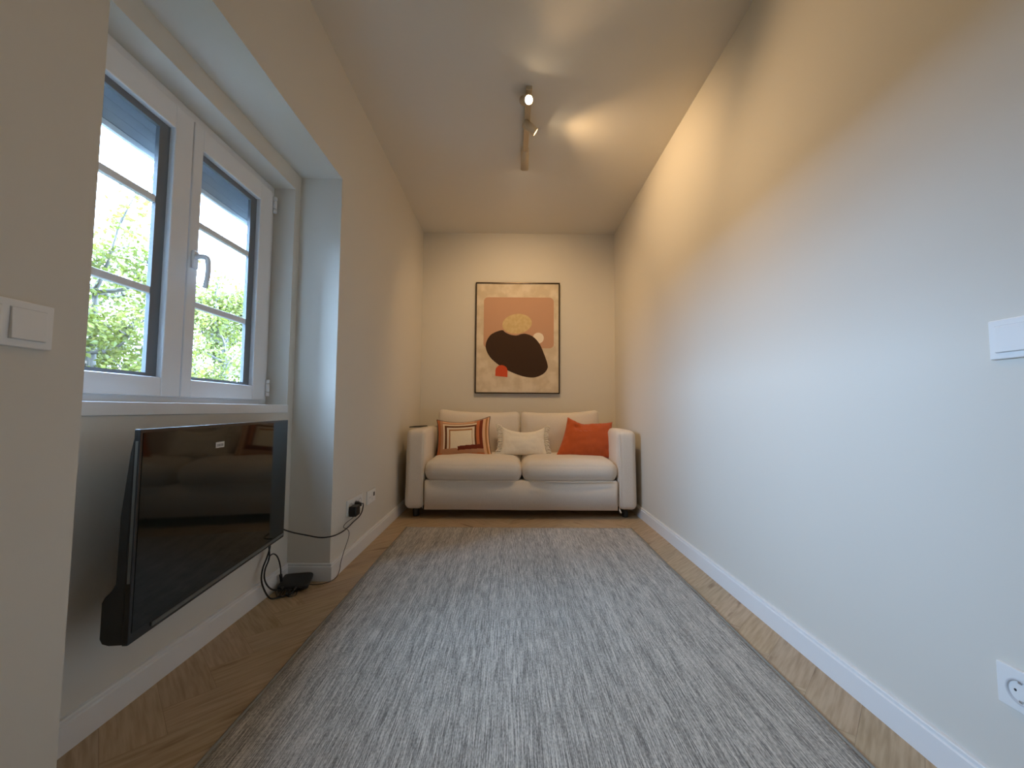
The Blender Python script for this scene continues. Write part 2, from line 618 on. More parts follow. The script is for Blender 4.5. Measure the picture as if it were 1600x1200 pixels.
# ------------------------------------------------------------------ rug
RX0, RX1, RY0, RY1 = -0.745, 0.888, 0.45, 3.045
bm = bmesh.new()
nx, ny = 60, 90
grid = {}
for i in range(nx + 1):
    for j in range(ny + 1):
        x = RX0 + (RX1 - RX0) * i / nx
        y = RY0 + (RY1 - RY0) * j / ny
        e = min(i, nx - i, 2) / 2.0
        z = 0.0085 + 0.0012 * noise.noise(Vector((x * 3, y * 3, 0)))
        grid[i, j] = bm.verts.new((x + (0.004 * noise.noise(Vector((y * 2.3, 5, 1))) if i in (0, nx) else 0),
                                   y + (0.006 * noise.noise(Vector((x * 2.3, 9, 1))) if j in (0, ny) else 0), z))
for i in range(nx):
    for j in range(ny):
        bm.faces.new((grid[i, j], grid[i + 1, j], grid[i + 1, j + 1], grid[i, j + 1])).smooth = True
ret = bmesh.ops.extrude_face_region(bm, geom=bm.faces[:])
for v in [g for g in ret['geom'] if isinstance(g, bmesh.types.BMVert)]:
    v.co.z = 0.0005
rug = add_obj('area_rug', bm, m_rug)
tag(rug, 'large heathered grey wool rug with lengthwise streaks, lying in front of the sofa', 'rug')
for x in (RX0, RX1):
    bm = bmesh.new()
    tube(bm, [(x + 0.004 * noise.noise(Vector(((RY0 + (RY1 - RY0) * k / 60) * 2.3, 5, 1))), RY0 + (RY1 - RY0) * k / 60, 0.0065) for k in range(61)],
         0.0055, seg=8, smooth=False)
    bd = add_obj('edge_binding', bm, m_rug_edge)
    bd.parent = rug

# ------------------------------------------------------------------ sofa
SX0, SX1, SY0, SY1 = -0.827, 1.012, 3.285, 4.125
AW = 0.148
sofa = thing('sofa', 'two-seat beige fabric sofa with boxy rounded arms, standing against the back wall', 'sofa',
             ((SX0 + SX1) / 2, SY0, 0))
sp = []


def arm(x0, x1, s):
    def fn(w):
        # top slopes a little and the body flares slightly outwards to the floor
        t = (w.z + 0.315) / 0.63
        w.x += s * 0.008 * (1 - t)
        w.z += -0.004 * math.sin(w.y * 7)
        return w
    bm = rounded_block((x1 - x0) / 2, (SY1 - SY0) / 2 - 0.01, 0.3125, 0.042, cuts=18, bulge=(0.004, 0.004, 0.006), fn=fn)
    xf(bm, Matrix.Translation(((x0 + x1) / 2, (SY0 + SY1) / 2, 0.385)))
    o = add_obj('arm', bm, m_sofa, smooth=True)
    # slipcover hem and front seam
    b2 = bmesh.new()
    xi = x1 - 0.006 if s < 0 else x0 + 0.006
    tube(b2, [(xi, SY0 - 0.001, 0.085), (xi, SY0 - 0.002, 0.3), (xi, SY0 - 0.001, 0.6), (xi, SY0 + 0.01, 0.675)], 0.0022, seg=6)
    c = add_obj('seam_piping', b2, m_sofa, parent=o)
    sp.append(o)
    return o


arm(SX0, SX0 + AW, -1)
arm(SX1 - AW, SX1, 1)
# base with front skirt
bm = bmesh.new()
box(bm, SX0 + AW + 0.004, SX1 - AW - 0.004, SY0 + 0.015, SY1 - 0.05, 0.078, 0.300)
sp.append(add_obj('base', bm, m_sofa, bevel=0.008))
bm = bmesh.new()
n = 80
top, bot = [], []
for i in range(n + 1):
    x = SX0 + AW + 0.006 + (SX1 - SX0 - 2 * AW - 0.012) * i / n
    y = SY0 + 0.008 + 0.0018 * noise.noise(Vector((x * 5, 3, 0)))
    top.append((bm.verts.new((x, y, 0.296)), bm.verts.new((x, y + 0.012, 0.296))))
    zb = 0.074 + 0.002 * noise.noise(Vector((x * 4, 1, 7)))
    bot.append((bm.verts.new((x, y - 0.002, zb)), bm.verts.new((x, y + 0.010, zb))))
for i in range(n):
    for a, c in (((top[i][0], top[i + 1][0], bot[i + 1][0], bot[i][0])), None), ((top[i][1], top[i + 1][1], bot[i + 1][1], bot[i][1]), None), \
                ((top[i][0], top[i + 1][0], top[i + 1][1], top[i][1]), None), ((bot[i][0], bot[i + 1][0], bot[i + 1][1], bot[i][1]), None):
        bm.faces.new(a).smooth = True
bm.faces.new((top[0][0], top[0][1], bot[0][1], bot[0][0])); bm.faces.new((top[n][0], top[n][1], bot[n][1], bot[n][0]))
skirt = add_obj('front_panel', bm, m_sofa)
sp.append(skirt)
# backrest frame
bm = rounded_block((SX1 - SX0) / 2 - 0.02, 0.085, 0.31, 0.035, cuts=14, bulge=(0, 0.004, 0.004))
xf(bm, Matrix.Translation(((SX0 + SX1) / 2, SY1 - 0.095, 0.395)))
sp.append(add_obj('backrest', bm, m_sofa, smooth=True))
MID = 0.098


def seat(x0, x1, seed, dz):
    def fn(w):
        if w.z > 0:
            w.z += 0.006 * noise.noise(Vector((w.x * 6 + seed, w.y * 6, 0)))
        w.y += -0.004 * noise.noise(Vector((w.x * 4 + seed, 3, w.z * 3)))
        if w.y < -0.2:
            w.z -= dz * max(0, (w.x / 0.38)) ** 2
        return w
    bm = rounded_block((x1 - x0) / 2, 0.335, 0.084, 0.078, cuts=22, bulge=(0.006, 0.018, 0.026), fn=fn)
    xf(bm, Matrix.Translation(((x0 + x1) / 2, SY0 - 0.012 + 0.335 + 0.008, 0.372)))
    o = add_obj('seat_cushion', bm, m_sofa, smooth=True)
    sp.append(o)
    b2 = bmesh.new()
    tube(b2, [(x0 + 0.05, SY0 - 0.008, 0.300), ((x0 + x1) / 2, SY0 - 0.015, 0.298), (x1 - 0.05, SY0 - 0.008, 0.300)], 0.003, seg=6)
    add_obj('seam_piping', b2, m_sofa, parent=o)


seat(SX0 + AW - 0.004, MID - 0.001, 1, 0.008)
seat(MID + 0.001, SX1 - AW + 0.004, 5, 0.0)


def back_cushion(x0, x1, seed, tilt, side):
    hx = (x1 - x0) / 2

    def fn(w):
        # the top edge sags in the middle, corners stand up
        k = (w.x / hx)
        if w.z > 0:
            w.z += 0.016 * abs(k) ** 3 - 0.012 * (1 - k * k)
            w.z += side * 0.010 * k
        w.y += 0.012 * noise.noise(Vector((w.x * 5 + seed, 0, w.z * 5)))
        return w
    bm = rounded_block(hx, 0.075, 0.205, 0.045, cuts=18, bulge=(0.0, 0.045, 0.006), fn=fn)
    xf(bm, Matrix.Translation(((x0 + x1) / 2, 3.895, 0.635)) @ Matrix.Rotation(tilt, 4, 'X'))
    sp.append(add_obj('back_cushion', bm, m_sofa, smooth=True))


back_cushion(-0.672, MID - 0.008, 2, math.radians(-10), -1)
back_cushion(MID + 0.004, 0.838, 8, math.radians(-10), 1)
for x in (SX0 + 0.07, SX1 - 0.07):
    for y in (SY0 + 0.11, SY1 - 0.1):
        b_ = bmesh.new()
        lathe(b_, [(0, 0), (0.022, 0), (0.024, 0.004), (0.027, 0.076), (0, 0.076)], 20)
        xf(b_, Matrix.Translation((x, y, 0.0)))
        sp.append(add_obj('leg', b_, m_black_leg))
# zip pull hanging at the right hem
b_ = bmesh.new()
tube(b_, [(SX1 - AW + 0.006, SY0 + 0.004, 0.085), (SX1 - AW + 0.012, SY0, 0.066), (SX1 - AW + 0.02, SY0 + 0.004, 0.058)], 0.006, seg=8)
sp.append(add_obj('loose_hem_corner', b_, m_sofa))
adopt(sofa, *sp)


# ------------------------------------------------------------------ throw pillows
def pillow_mesh(w, h, t, corners=None, pinch=0.05, pt=0.05, pb=0.03, nu=80, nv=52, matfn=None, seed=0, wr=0.006):
    """pillow in the x-z plane, front facing -y; corners are offsets (TL, TR, BR, BL)"""
    bm = bmesh.new()
    corners = corners or [(0, 0)] * 4

    def base(u, v):                       # u,v in 0..1, v from the top
        x = (u - 0.5) * w
        z = (0.5 - v) * h
        # concave sides between pointed corners
        cu = 1 - (2 * u - 1) ** 2
        cv = 1 - (2 * v - 1) ** 2
        x -= (2 * u - 1) * pinch * cv * w
        z += (-pt * (1 - v) ** 1.5 + pb * v ** 1.5) * cu * h
        ws = ((1 - u) * (1 - v), u * (1 - v), u * v, (1 - u) * v)
        x += sum(a * c[0] for a, c in zip(ws, corners))
        z += sum(a * c[1] for a, c in zip(ws, corners))
        return x, z
    rows = {}
    for side in (-1, 1):
        for i in range(nu + 1):
            for j in range(nv + 1):
                u, v = i / nu, j / nv
                edge = i in (0, nu) or j in (0, nv)
                if side == 1 and edge:
                    rows[side, i, j] = rows[-1, i, j]
                    continue
                x, z = base(u, v)
                f = (4 * u * (1 - u)) ** 0.48 * (4 * v * (1 - v)) ** 0.48
                y = side * t * 0.5 * f
                if not edge:
                    y += wr * f * noise.noise(Vector((u * 5 + seed, v * 5, side)))
                    y += wr * 0.9 * noise.noise(Vector((u * 16 + seed, v * 7, side))) * (1 - f)
                rows[side, i, j] = bm.verts.new((x, y, z))
    for side in (-1, 1):
        for i in range(nu):
            for j in range(nv):
                q = [rows[side, i, j], rows[side, i + 1, j], rows[side, i + 1, j + 1], rows[side, i, j + 1]]
                f = bm.faces.new(q)
                f.smooth = True
                if matfn:
                    f.material_index = matfn((i + 0.5) / nu, (j + 0.5) / nv, side)
    return bm, base


def place(o, loc, rx=0, ry=0, rz=0):
    o.location = loc
    o.rotation_euler = Euler((math.radians(rx), math.radians(ry), math.radians(rz)), 'XYZ')


def fabric(name, c, var=0.06, ns=350):
    m = mat(name, c, 0.9, spec=0.15, sheen=0.3)
    c1 = tuple(max(0, x * (1 - var)) for x in c[:3]) + (1,)
    c2 = tuple(min(1, x * (1 + var)) for x in c[:3]) + (1,)
    add_noise(m, nscale=ns, detail=2, c1=c1, c2=c2, bump=0.3, bdist=0.0008)
    return m


pal = [fabric('pillow_tan', lin(190, 142, 108)), fabric('pillow_cream', lin(232, 216, 190)), fabric('pillow_brown', lin(104, 58, 30)),
       fabric('pillow_gold', lin(176, 120, 70)), fabric('pillow_maroon', lin(118, 50, 30)), fabric('pillow_copper', lin(196, 112, 66)),
       fabric('pillow_peach', lin(226, 178, 138)), fabric('pillow_ivory', lin(240, 226, 198)), fabric('pillow_darkline', lin(52, 30, 20))]
RECT = [  # (u0,u1,v0,v1,material) painted in order, v from the top
    (0.00, 1.00, 0.00, 1.00, 0), (0.00, 0.05, 0, 1, 5), (0.05, 0.07, 0, 1, 3), (0.07, 0.12, 0, 1, 0),
    (0.05, 0.97, 0.90, 1.0, 5), (0.10, 0.97, 0.90, 0.94, 0),
    (0.12, 0.72, 0.00, 0.06, 6),
    (0.12, 0.78, 0.10, 0.82, 1), (0.15, 0.77, 0.145, 0.82, 2), (0.19, 0.73, 0.20, 0.82, 1), (0.235, 0.695, 0.26, 0.82, 3),
    (0.262, 0.685, 0.295, 0.82, 7), (0.255, 0.42, 0.80, 0.90, 0), (0.12, 0.42, 0.80, 0.90, 0),
    (0.77, 0.825, 0.03, 0.74, 5), (0.825, 0.885, 0.03, 0.80, 4), (0.40, 0.885, 0.73, 0.84, 4),
    (0.885, 0.935, 0.03, 0.97, 6), (0.935, 0.965, 0.03, 0.97, 3), (0.965, 1.0, 0, 1, 6),
]


def patt(u, v, side):
    if side > 0:
        return 0
    if 0.38 < u < 0.885:
        v2 = v + 0.10 * (u - 0.64) if v > 0.65 else v
    else:
        v2 = v
    m = 0
    for (a, b_, c, d, k) in RECT:
        if a <= u < b_ and c <= v2 < d:
            m = k
    return m


bm, bf = pillow_mesh(0.49, 0.33, 0.13, corners=[(0.0, 0.0), (-0.01, 0.035), (0.02, 0.0), (0.02, -0.02)], pinch=0.04, pt=0.13, pb=0.05,
                     nu=120, nv=90, matfn=patt, seed=3, wr=0.004)
p1 = add_obj('throw_pillow', bm, pal)
tag(p1, 'rectangular pillow with nested brown, cream and rust bands and dark piping, left on the sofa', 'pillow',
    'throw pillows on the sofa')
b2 = bmesh.new()
loop = [bf(k / 30, 0) for k in range(30)] + [bf(1, k / 20) for k in range(20)] + [bf(1 - k / 30, 1) for k in range(30)] + \
       [bf(0, 1 - k / 20) for k in range(21)]
tube(b2, [(x, 0, z) for x, z in loop], 0.0035, seg=8, smooth=False)
add_obj('piping', b2, pal[8], parent=p1)
place(p1, (-0.416, 3.655, 0.610), rx=-17, rz=-3)

m_white_f = fabric('off_white_linen', (0.86, 0.80, 0.68, 1), 0.05)
bm, bf = pillow_mesh(0.40, 0.235, 0.12, corners=[(0.0, 0.030), (0.0, 0.022), (0.01, -0.005), (-0.01, -0.005)], pinch=0.05, pt=0.24, pb=0.03,
                     nu=60, nv=40, seed=11, wr=0.008)
p2 = add_obj('throw_pillow', bm, m_white_f)
tag(p2, 'small off-white lumbar pillow with loopy fringed sides, in the middle of the sofa', 'pillow', 'throw pillows on the sofa')
for sgn in (0, 1):
    b2 = bmesh.new()
    s = -1 if sgn == 0 else 1
    for k in range(19):
        v = 0.02 + 0.96 * k / 18
        x, z = bf(sgn, v)
        j1, j2 = random.uniform(-.004, .004), random.uniform(-0.006, 0.006)
        L_ = random.uniform(0.030, 0.044)
        tube(b2, [(x - s * 0.006, -0.004, z + 0.004), (x + s * L_ * 0.6, -0.010 + j2, z + 0.008 + j1), (x + s * L_, -0.004, z + j1),
                  (x + s * L_ * 0.6, 0.006, z - 0.008 + j1), (x - s * 0.006, 0.002, z - 0.004)], 0.0042, seg=6, n=4)
    for v in (0.0, 1.0):
        x, z = bf(sgn, v)
        for q in range(7):
            a = random.uniform(-0.5, 0.5)
            tube(b2, [(x, 0, z), (x + s * 0.02, random.uniform(-.01, .01), z + (0.006 if v == 0 else -0.008) + a * 0.01),
                      (x + s * 0.045, random.uniform(-.014, .014), z + (0.004 if v == 0 else -0.016) + a * 0.03)], 0.0024, seg=5, n=4)
    add_obj('fringe', b2, m_white_f, parent=p2)
place(p2, (0.120, 3.655, 0.578), rx=-22, rz=1)

m_rust = fabric('rust_linen', lin(190, 90, 46), 0.08)
bm, bf = pillow_mesh(0.47, 0.31, 0.15, corners=[(0.085, 0.045), (0.02, 0.0), (-0.005, -0.022), (-0.045, 0.0)], pinch=0.035, pt=0.10, pb=0.03,
                     nu=70, nv=50, seed=21, wr=0.012)
for v in bm.verts:     # a folded dent near the left upper corner
    d = (Vector((v.co.x + 0.085, 0, v.co.z - 0.105))).length
    if v.co.y < 0:
        v.co.y += 0.022 * math.exp(-(d / 0.022) ** 2)
    if v.co.z > 0.06 and -0.13 < v.co.x < 0.15:
        v.co.z -= 0.022 * math.exp(-((v.co.x + 0.02) / 0.08) ** 2) * (v.co.z / 0.15)
p3 = add_obj('throw_pillow', bm, m_rust)
tag(p3, 'plain rust-orange pillow with a dented top corner, leaning by the right arm of the sofa', 'pillow',
    'throw pillows on the sofa')
b2 = bmesh.new()
tube(b2, [(bf(1, k / 12)[0] + 0.001, 0, bf(1, k / 12)[1]) for k in range(13)], 0.0028, seg=6, smooth=False)
add_obj('side_seam', b2, m_rust, parent=p3)
place(p3, (0.672, 3.645, 0.610), rx=-18, rz=5)

# phone on the left arm
ph = thing('smartphone', 'small flat black phone lying on top of the left arm of the sofa', 'phone', (-0.775, 3.50, 0.7145))
bm = bmesh.new(); box(bm, -0.0375, 0.0375, -0.075, 0.075, 0.0, 0.008)
a1 = add_obj('body', bm, m_black_plastic, parent=ph, bevel=0.0035)
m_screen = mat('dark_screen_glass', (0.008, 0.008, 0.009, 1), 0.06, spec=0.5)
bm = bmesh.new(); box(bm, -0.0345, 0.0345, -0.071, 0.071, 0.0081, 0.0087)
add_obj('screen', bm, m_screen, parent=ph)
ph.rotation_euler = (0, math.radians(-6), math.radians(-28))
ph.location.z = 0.7125

# ------------------------------------------------------------------ artwork
m_frame = mat('dark_bronze_frame', (0.045, 0.028, 0.016, 1), 0.32, metal=0.6)
m_paper = mat('print_ground', lin(214, 196, 168), 0.85, spec=0.2)
add_noise(m_paper, nscale=9, detail=6, c1=lin(210, 194, 168), c2=lin(226, 212, 190), lo=0.4, hi=0.6)
m_rose = mat('print_clay_rose', lin(198, 156, 128), 0.85, spec=0.2)
m_sand = mat('print_sand', lin(200, 170, 118), 0.85, spec=0.2)
add_noise(m_sand, nscale=30, detail=5, c1=lin(206, 180, 130), c2=lin(214, 190, 142), lo=0.4, hi=0.6)
m_ink = mat('print_ink', lin(66, 48, 36), 0.8, spec=0.2)
m_red = mat('print_vermilion', lin(210, 86, 52), 0.8, spec=0.2)
m_pale = mat('print_pale', lin(240, 226, 208), 0.85, spec=0.2)
AX0, AX1, AZ0, AZ1 = -0.356, 0.500, 1.024, 2.160
art = thing('framed_print', 'tall framed abstract print with a big dark oval, hanging on the wall above the sofa', 'picture',
            ((AX0 + AX1) / 2, YB, (AZ0 + AZ1) / 2))
fw = 0.011
bm = bmesh.new()
for (a, b_, c, d) in ((AX0, AX0 + fw, AZ0, AZ1), (AX1 - fw, AX1, AZ0, AZ1), (AX0 + fw, AX1 - fw, AZ0, AZ0 + fw), (AX0 + fw, AX1 - fw, AZ1 - fw, AZ1)):
    box(bm, a, b_, YB - 0.034, YB - 0.001, c, d)
fr = add_obj('frame', bm, m_frame, bevel=0.0015)
bm = bmesh.new()
box(bm, AX0 + fw, AX1 - fw, YB - 0.022, YB - 0.004, AZ0 + fw, AZ1 - fw, 0)
# zoomed measures: print spans u 0..1 (x), v 0..1 (down)
IW, IH = (AX1 - AX0 - 2 * fw), (AZ1 - AZ0 - 2 * fw)


def UV(px, py):           # measured on an enlargement: print 145..832 by 132..1055
    return (AX0 + fw + (px - 145) / (832 - 145) * IW, AZ1 - fw - (py - 132) / (1055 - 132) * IH)


def shape(pts, mi, layer, raw=False):
    y = YB - 0.022 - 0.0004 * layer
    vs = [bm.verts.new((x, y, z)) for x, z in (UV(*p) for p in pts)]
    vb = [bm.verts.new((v.co.x, YB - 0.0215, v.co.z)) for v in vs]
    f = bm.faces.new(vs)
    f.material_index = mi
    for k in range(len(vs)):
        g = bm.faces.new((vs[k], vs[(k + 1) % len(vs)], vb[(k + 1) % len(vs)], vb[k]))
        g.material_index = mi


def smooth_closed(pts, n=6):
    P = [Vector(p) for p in pts]
    out = []
    m = len(P)
    for i in range(m):
        a, b_, c, d = P[(i - 1) % m], P[i], P[(i + 1) % m], P[(i + 2) % m]
        for k in range(n):
            t = k / n
            out.append(tuple(0.5 * ((2 * b_) + (c - a) * t + (2 * a - 5 * b_ + 4 * c - d) * t * t + (3 * b_ - a - 3 * c + d) * t ** 3)))
    return out


rr = []
for (cx, cy, a0) in ((755, 285, -90), (755, 645, 0), (240, 645, 90), (240, 285, 180)):
    for k in range(7):
        a = math.radians(a0 + 15 * k)
        rr.append((cx + 36 * math.cos(a), cy + 36 * math.sin(a)))
shape(rr, 1, 1)
shape([(662 + 46 * math.cos(2 * PI * k / 32), 595 + 46 * math.sin(2 * PI * k / 32)) for k in range(32)], 5, 2)
el = []
for k in range(40):
    a = 2 * PI * k / 40
    x, y = 124 * math.cos(a), 84 * math.sin(a)
    r_ = math.radians(-8)
    el.append((484 + x * math.cos(r_) - y * math.sin(r_), 475 + x * math.sin(r_) + y * math.cos(r_)))
shape(el, 2, 2)
blob = smooth_closed([(360, 530), (385, 548), (430, 568), (480, 574), (520, 562), (560, 560), (620, 585), (670, 640), (705, 715),
                      (738, 810), (738, 855), (700, 900), (630, 927), (550, 922), (470, 897), (400, 865), (330, 822), (265, 765), (228, 700),
                      (225, 640), (255, 580), (300, 548)], 5)
shape(blob, 3, 3)
arch = [(305, 917)] + [(356 - 50 * math.cos(PI * k / 14), 872 - 47 * math.sin(PI * k / 14)) for k in range(15)] + [(406, 926)]
shape(arch, 4, 4)
pr = add_obj('print', bm, [m_paper, m_rose, m_sand, m_ink, m_red, m_pale])
adopt(art, fr, pr)

# ------------------------------------------------------------------ television
TX, TY0, TY1, TZ0, TZ1 = -0.94, 1.054, 1.930, 0.279, 0.812
TV_YAW = math.radians(6.16)            # near end swung out from the wall
tv = thing('television', 'black flat-screen television mounted low on the wall under the window', 'television', (TX, TY0, TZ0))
m_tvshell = mat('tv_back_shell', (0.02, 0.022, 0.022, 1), 0.45)
m_tvscreen = mat('tv_screen_gloss', (0.009, 0.012, 0.011, 1), 0.05, spec=0.38)
m_tvbezel = mat('tv_bezel_gloss', (0.02, 0.021, 0.021, 1), 0.22)
m_tvside = mat('tv_side_film', (0.13, 0.135, 0.125, 1), 0.4)
tp = []
bm = bmesh.new(); box(bm, TX - 0.014, TX, TY0, TY1, TZ0, TZ1)
tp.append(add_obj('bezel', bm, m_tvbezel, bevel=0.002))
bm = bmesh.new(); box(bm, TX + 0.0002, TX + 0.0012, TY0 + 0.010, TY1 - 0.010, TZ0 + 0.026, TZ1 - 0.010)
tp.append(add_obj('screen', bm, m_tvscreen))
bm = bmesh.new()      # protective film on the side edge
box(bm, TX - 0.009, TX - 0.003, TY0 - 0.0015, TY0, TZ0 + 0.150, TZ1 - 0.03)
o = add_obj('edge_film', bm, m_tvside); o['label'] = 'pale film strip on the side edge'; tp.append(o)
# rear shell: thin above, thick chin below
bm = bmesh.new()
prof = [(TX - 0.014, TZ1 - 0.012), (TX - 0.022, TZ1 - 0.06), (TX - 0.036, TZ1 - 0.22), (TX - 0.037, TZ0 + 0.150), (TX - 0.046, TZ0 + 0.133),
        (TX - 0.060, TZ0 + 0.118), (TX - 0.066, TZ0 + 0.105), (TX - 0.066, TZ0 + 0.018), (TX - 0.060, TZ0 + 0.006), (TX - 0.045, TZ0 + 0.001),
        (TX - 0.014, TZ0 + 0.001)]
ra = [bm.verts.new((x, TY0 + 0.0015, z)) for x, z in prof]
rb = [bm.verts.new((x, TY1 - 0.0015, z)) for x, z in prof]
bm.faces.new(ra); bm.faces.new(rb[::-1])
for k in range(len(prof)):
    bm.faces.new((ra[k], ra[(k + 1) % len(prof)], rb[(k + 1) % len(prof)], rb[k]))
tp.append(add_obj('rear_housing', bm, m_tvshell, bevel=0.003))
bm = bmesh.new(); box(bm, TX, TX + 0.003, TY0 + 0.075, TY1 - 0.006, TZ0 + 0.010, TZ0 + 0.020)
tp.append(add_obj('speaker_strip', bm, m_tvside))
tp[-1]['label'] = 'grey strip along the lower edge'
m_label = mat('white_sticker', (0.62, 0.62, 0.60, 1), 0.5)
bm = bmesh.new()
ly0, ly1, lz0, lz1 = 1.374, 1.422, 0.734, 0.753
box(bm, TX + 0.0013, TX + 0.0017, ly0, ly1, lz0, lz1, 0)
for k in range(4):      # unreadable small dark print
    y = ly0 + 0.008 + k * 0.0092
    for (a, c, d, e_) in ((0, 0.0062, 0.005, 0.0068), (0, 0.0062, 0.0105, 0.0122), (0, 0.0018, 0.005, 0.0122), (0.0046, 0.0064, 0.005, 0.0122)):
        box(bm, TX + 0.0017, TX + 0.0019, y + a, y + c, lz0 + d, lz0 + e_, 1)
tp.append(add_obj('sticker', bm, [m_label, m_black_plastic]))
tp[-1]['label'] = 'small white sticker with dark print'
adopt(tv, *tp)
tv.rotation_euler = (0, 0, TV_YAW)
bpy.context.view_layer.update()
bm = bmesh.new(); box(bm, XN + 0.001, -1.022, 1.38, 1.60, 0.46, 0.66)
wbk = add_obj('wall_bracket', bm, m_black_plastic, bevel=0.003)
wbk.parent = tv
wbk.matrix_parent_inverse = tv.matrix_world.inverted()


# ------------------------------------------------------------------ wall plates
def plate(name, label, cat, x, yc, zc, gangs, s, kinds, group=None):
    """s = +1 faces +x (left wall), -1 faces -x (right wall); kinds per module along +y"""
    w = 0.0855 + 0.071 * (gangs - 1)
    t = thing(name, label, cat, (x, yc, zc), group)
    bm = bmesh.new()
    box(bm, 0, 0.009, -w / 2, w / 2, -0.0428, 0.0428)
    add_obj('cover_plate', bm, m_switch, parent=t, bevel=0.0025)
    for k in range(gangs):
        y = (k - (gangs - 1) / 2) * 0.071
        kd = kinds[k]
        if kd == 'rocker':
            bm = bmesh.new()
            box(bm, 0.0085, 0.0096, y - 0.0295, y + 0.0295, -0.0295, 0.0295)
            add_obj('rocker_surround', bm, m_grey_inner, parent=t)
            bm = bmesh.new()
            vs = box(bm, 0.006, 0.0125, y - 0.0285, y + 0.0285, -0.0285, 0.0285)
            for v in vs:
                if v.co.x > 0.01:
                    v.co.x += 0.0025 if v.co.z < 0 else -0.001
            add_obj('rocker', bm, m_switch, parent=t, bevel=0.0015)
        elif kd == 'schuko':
            bm = bmesh.new()
            lathe(bm, [(0.0255, 0.0012), (0.0250, 0.0016), (0.0225, 0.0016), (0.0215, 0.0008), (0.0205, -0.0020), (0, -0.0022)], 40)
            xf(bm, Matrix.Translation((0.0104, y, 0)) @ Matrix.Rotation(PI / 2, 4, 'Y'))
            o = add_obj('socket_well', bm, m_grey_inner, parent=t)
            bm = bmesh.new()
            for dy in (-0.0095, 0.0095):
                b_ = bmesh.new()
                lathe(b_, [(0.0026, 0.0), (0.0026, 0.0006), (0, 0.0006)], 14)
                xf(b_, Matrix.Translation((0.0086, y + dy, 0)) @ Matrix.Rotation(PI / 2, 4, 'Y'))
                me = bpy.data.meshes.new('t'); b_.to_mesh(me); b_.free(); bm.from_mesh(me); bpy.data.meshes.remove(me)
            add_obj('pin_hole', bm, m_shadowgap, parent=o)
            for dz in (-0.019, 0.019):
                bm = bmesh.new()
                box(bm, 0.0086, 0.0112, y - 0.0028, y + 0.0028, dz - 0.0022, dz + 0.0022)
                add_obj('earth_clip', bm, m_metal, parent=o)
        elif kd == 'data':
            bm = bmesh.new()
            box(bm, 0.009, 0.0105, y - 0.028, y + 0.028, -0.028, 0.028)
            o = add_obj('port_module', bm, m_switch, parent=t, bevel=0.001)
            bm = bmesh.new()
            for dy in (-0.012, 0.004):
                box(bm, 0.0105, 0.0112, y + dy, y + dy + 0.009, -0.006, 0.002)
            add_obj('port', bm, m_grey_inner, parent=o)
        elif kd == 'black':
            bm = bmesh.new()
            box(bm, 0.009, 0.0105, y - 0.028, y + 0.028, -0.028, 0.028)
            o = add_obj('port_module', bm, m_switch, parent=t, bevel=0.001)
            bm = bmesh.new()
            box(bm, 0.0105, 0.0116, y - 0.006, y + 0.019, -0.005, 0.020)
            add_obj('port', bm, m_shadowgap, parent=o)
    if s < 0:
        t.rotation_euler = (0, 0, PI)
    return t


plate('light_switch', 'white double light switch on the near left wall beside the window recess', 'light switch',
      XL, 0.802 - 0.078, 1.0200, 2, 1, ['rocker', 'rocker'], 'wall switches')
plate('light_switch', 'white light switch on the right wall, higher of the two fittings there', 'light switch',
      XR, 0.895 - 0.078, 1.027, 2, -1, ['rocker', 'rocker'], 'wall switches')
plate('wall_socket', 'white round-well power socket on the right wall, low above the skirting', 'wall socket',
      XR, 0.921 - 0.043, 0.2925, 1, -1, ['schuko'], 'wall sockets')
plate('wall_socket', 'white multi-gang power socket on the left wall with the black adapter plugged in', 'wall socket',
      XL, 2.433, 0.3085, 3, 1, ['schuko', 'schuko', 'schuko'], 'wall sockets')
plate('wall_socket', 'white two-module outlet with a black port, on the left wall nearest the sofa', 'wall socket',
      XL, 2.716, 0.2975, 2, 1, ['data', 'black'], 'wall sockets')

# ------------------------------------------------------------------ power adapter with thin cord
ad = thing('power_adapter', 'black plug-in power adapter in the left wall socket, thin cord running to the floor box', 'power adapter',
           (XL + 0.01, 2.37, 0.285))
bm = bmesh.new(); box(bm, XL + 0.0105, XL + 0.052, 2.330, 2.398, 0.262, 0.318)
a1 = add_obj('adapter_body', bm, m_black_plastic, bevel=0.006)
bm = bmesh.new()
tube(bm, [(XL + 0.045, 2.336, 0.272), (XL + 0.040, 2.300, 0.262), (XL + 0.022, 2.262, 0.246), (XL + 0.012, 2.262, 0.226), (XL + 0.012, 2.305, 0.206),
          (XL + 0.014, 2.335, 0.181), (XL + 0.016, 2.325, 0.150), (XL + 0.02, 2.262, 0.105), (XL + 0.026, 2.205, 0.062), (XL + 0.026, 2.190, 0.026),
          (XL + 0.024, 2.150, 0.005), (XL + 0.004, 2.100, 0.003), (XL - 0.04, 2.075, 0.003), (XL - 0.075, 2.066, 0.008), (XL - 0.092, 2.062, 0.014)], 0.0017, seg=8)
a2 = add_obj('cord', bm, m_cable)
adopt(ad, a1, a2)

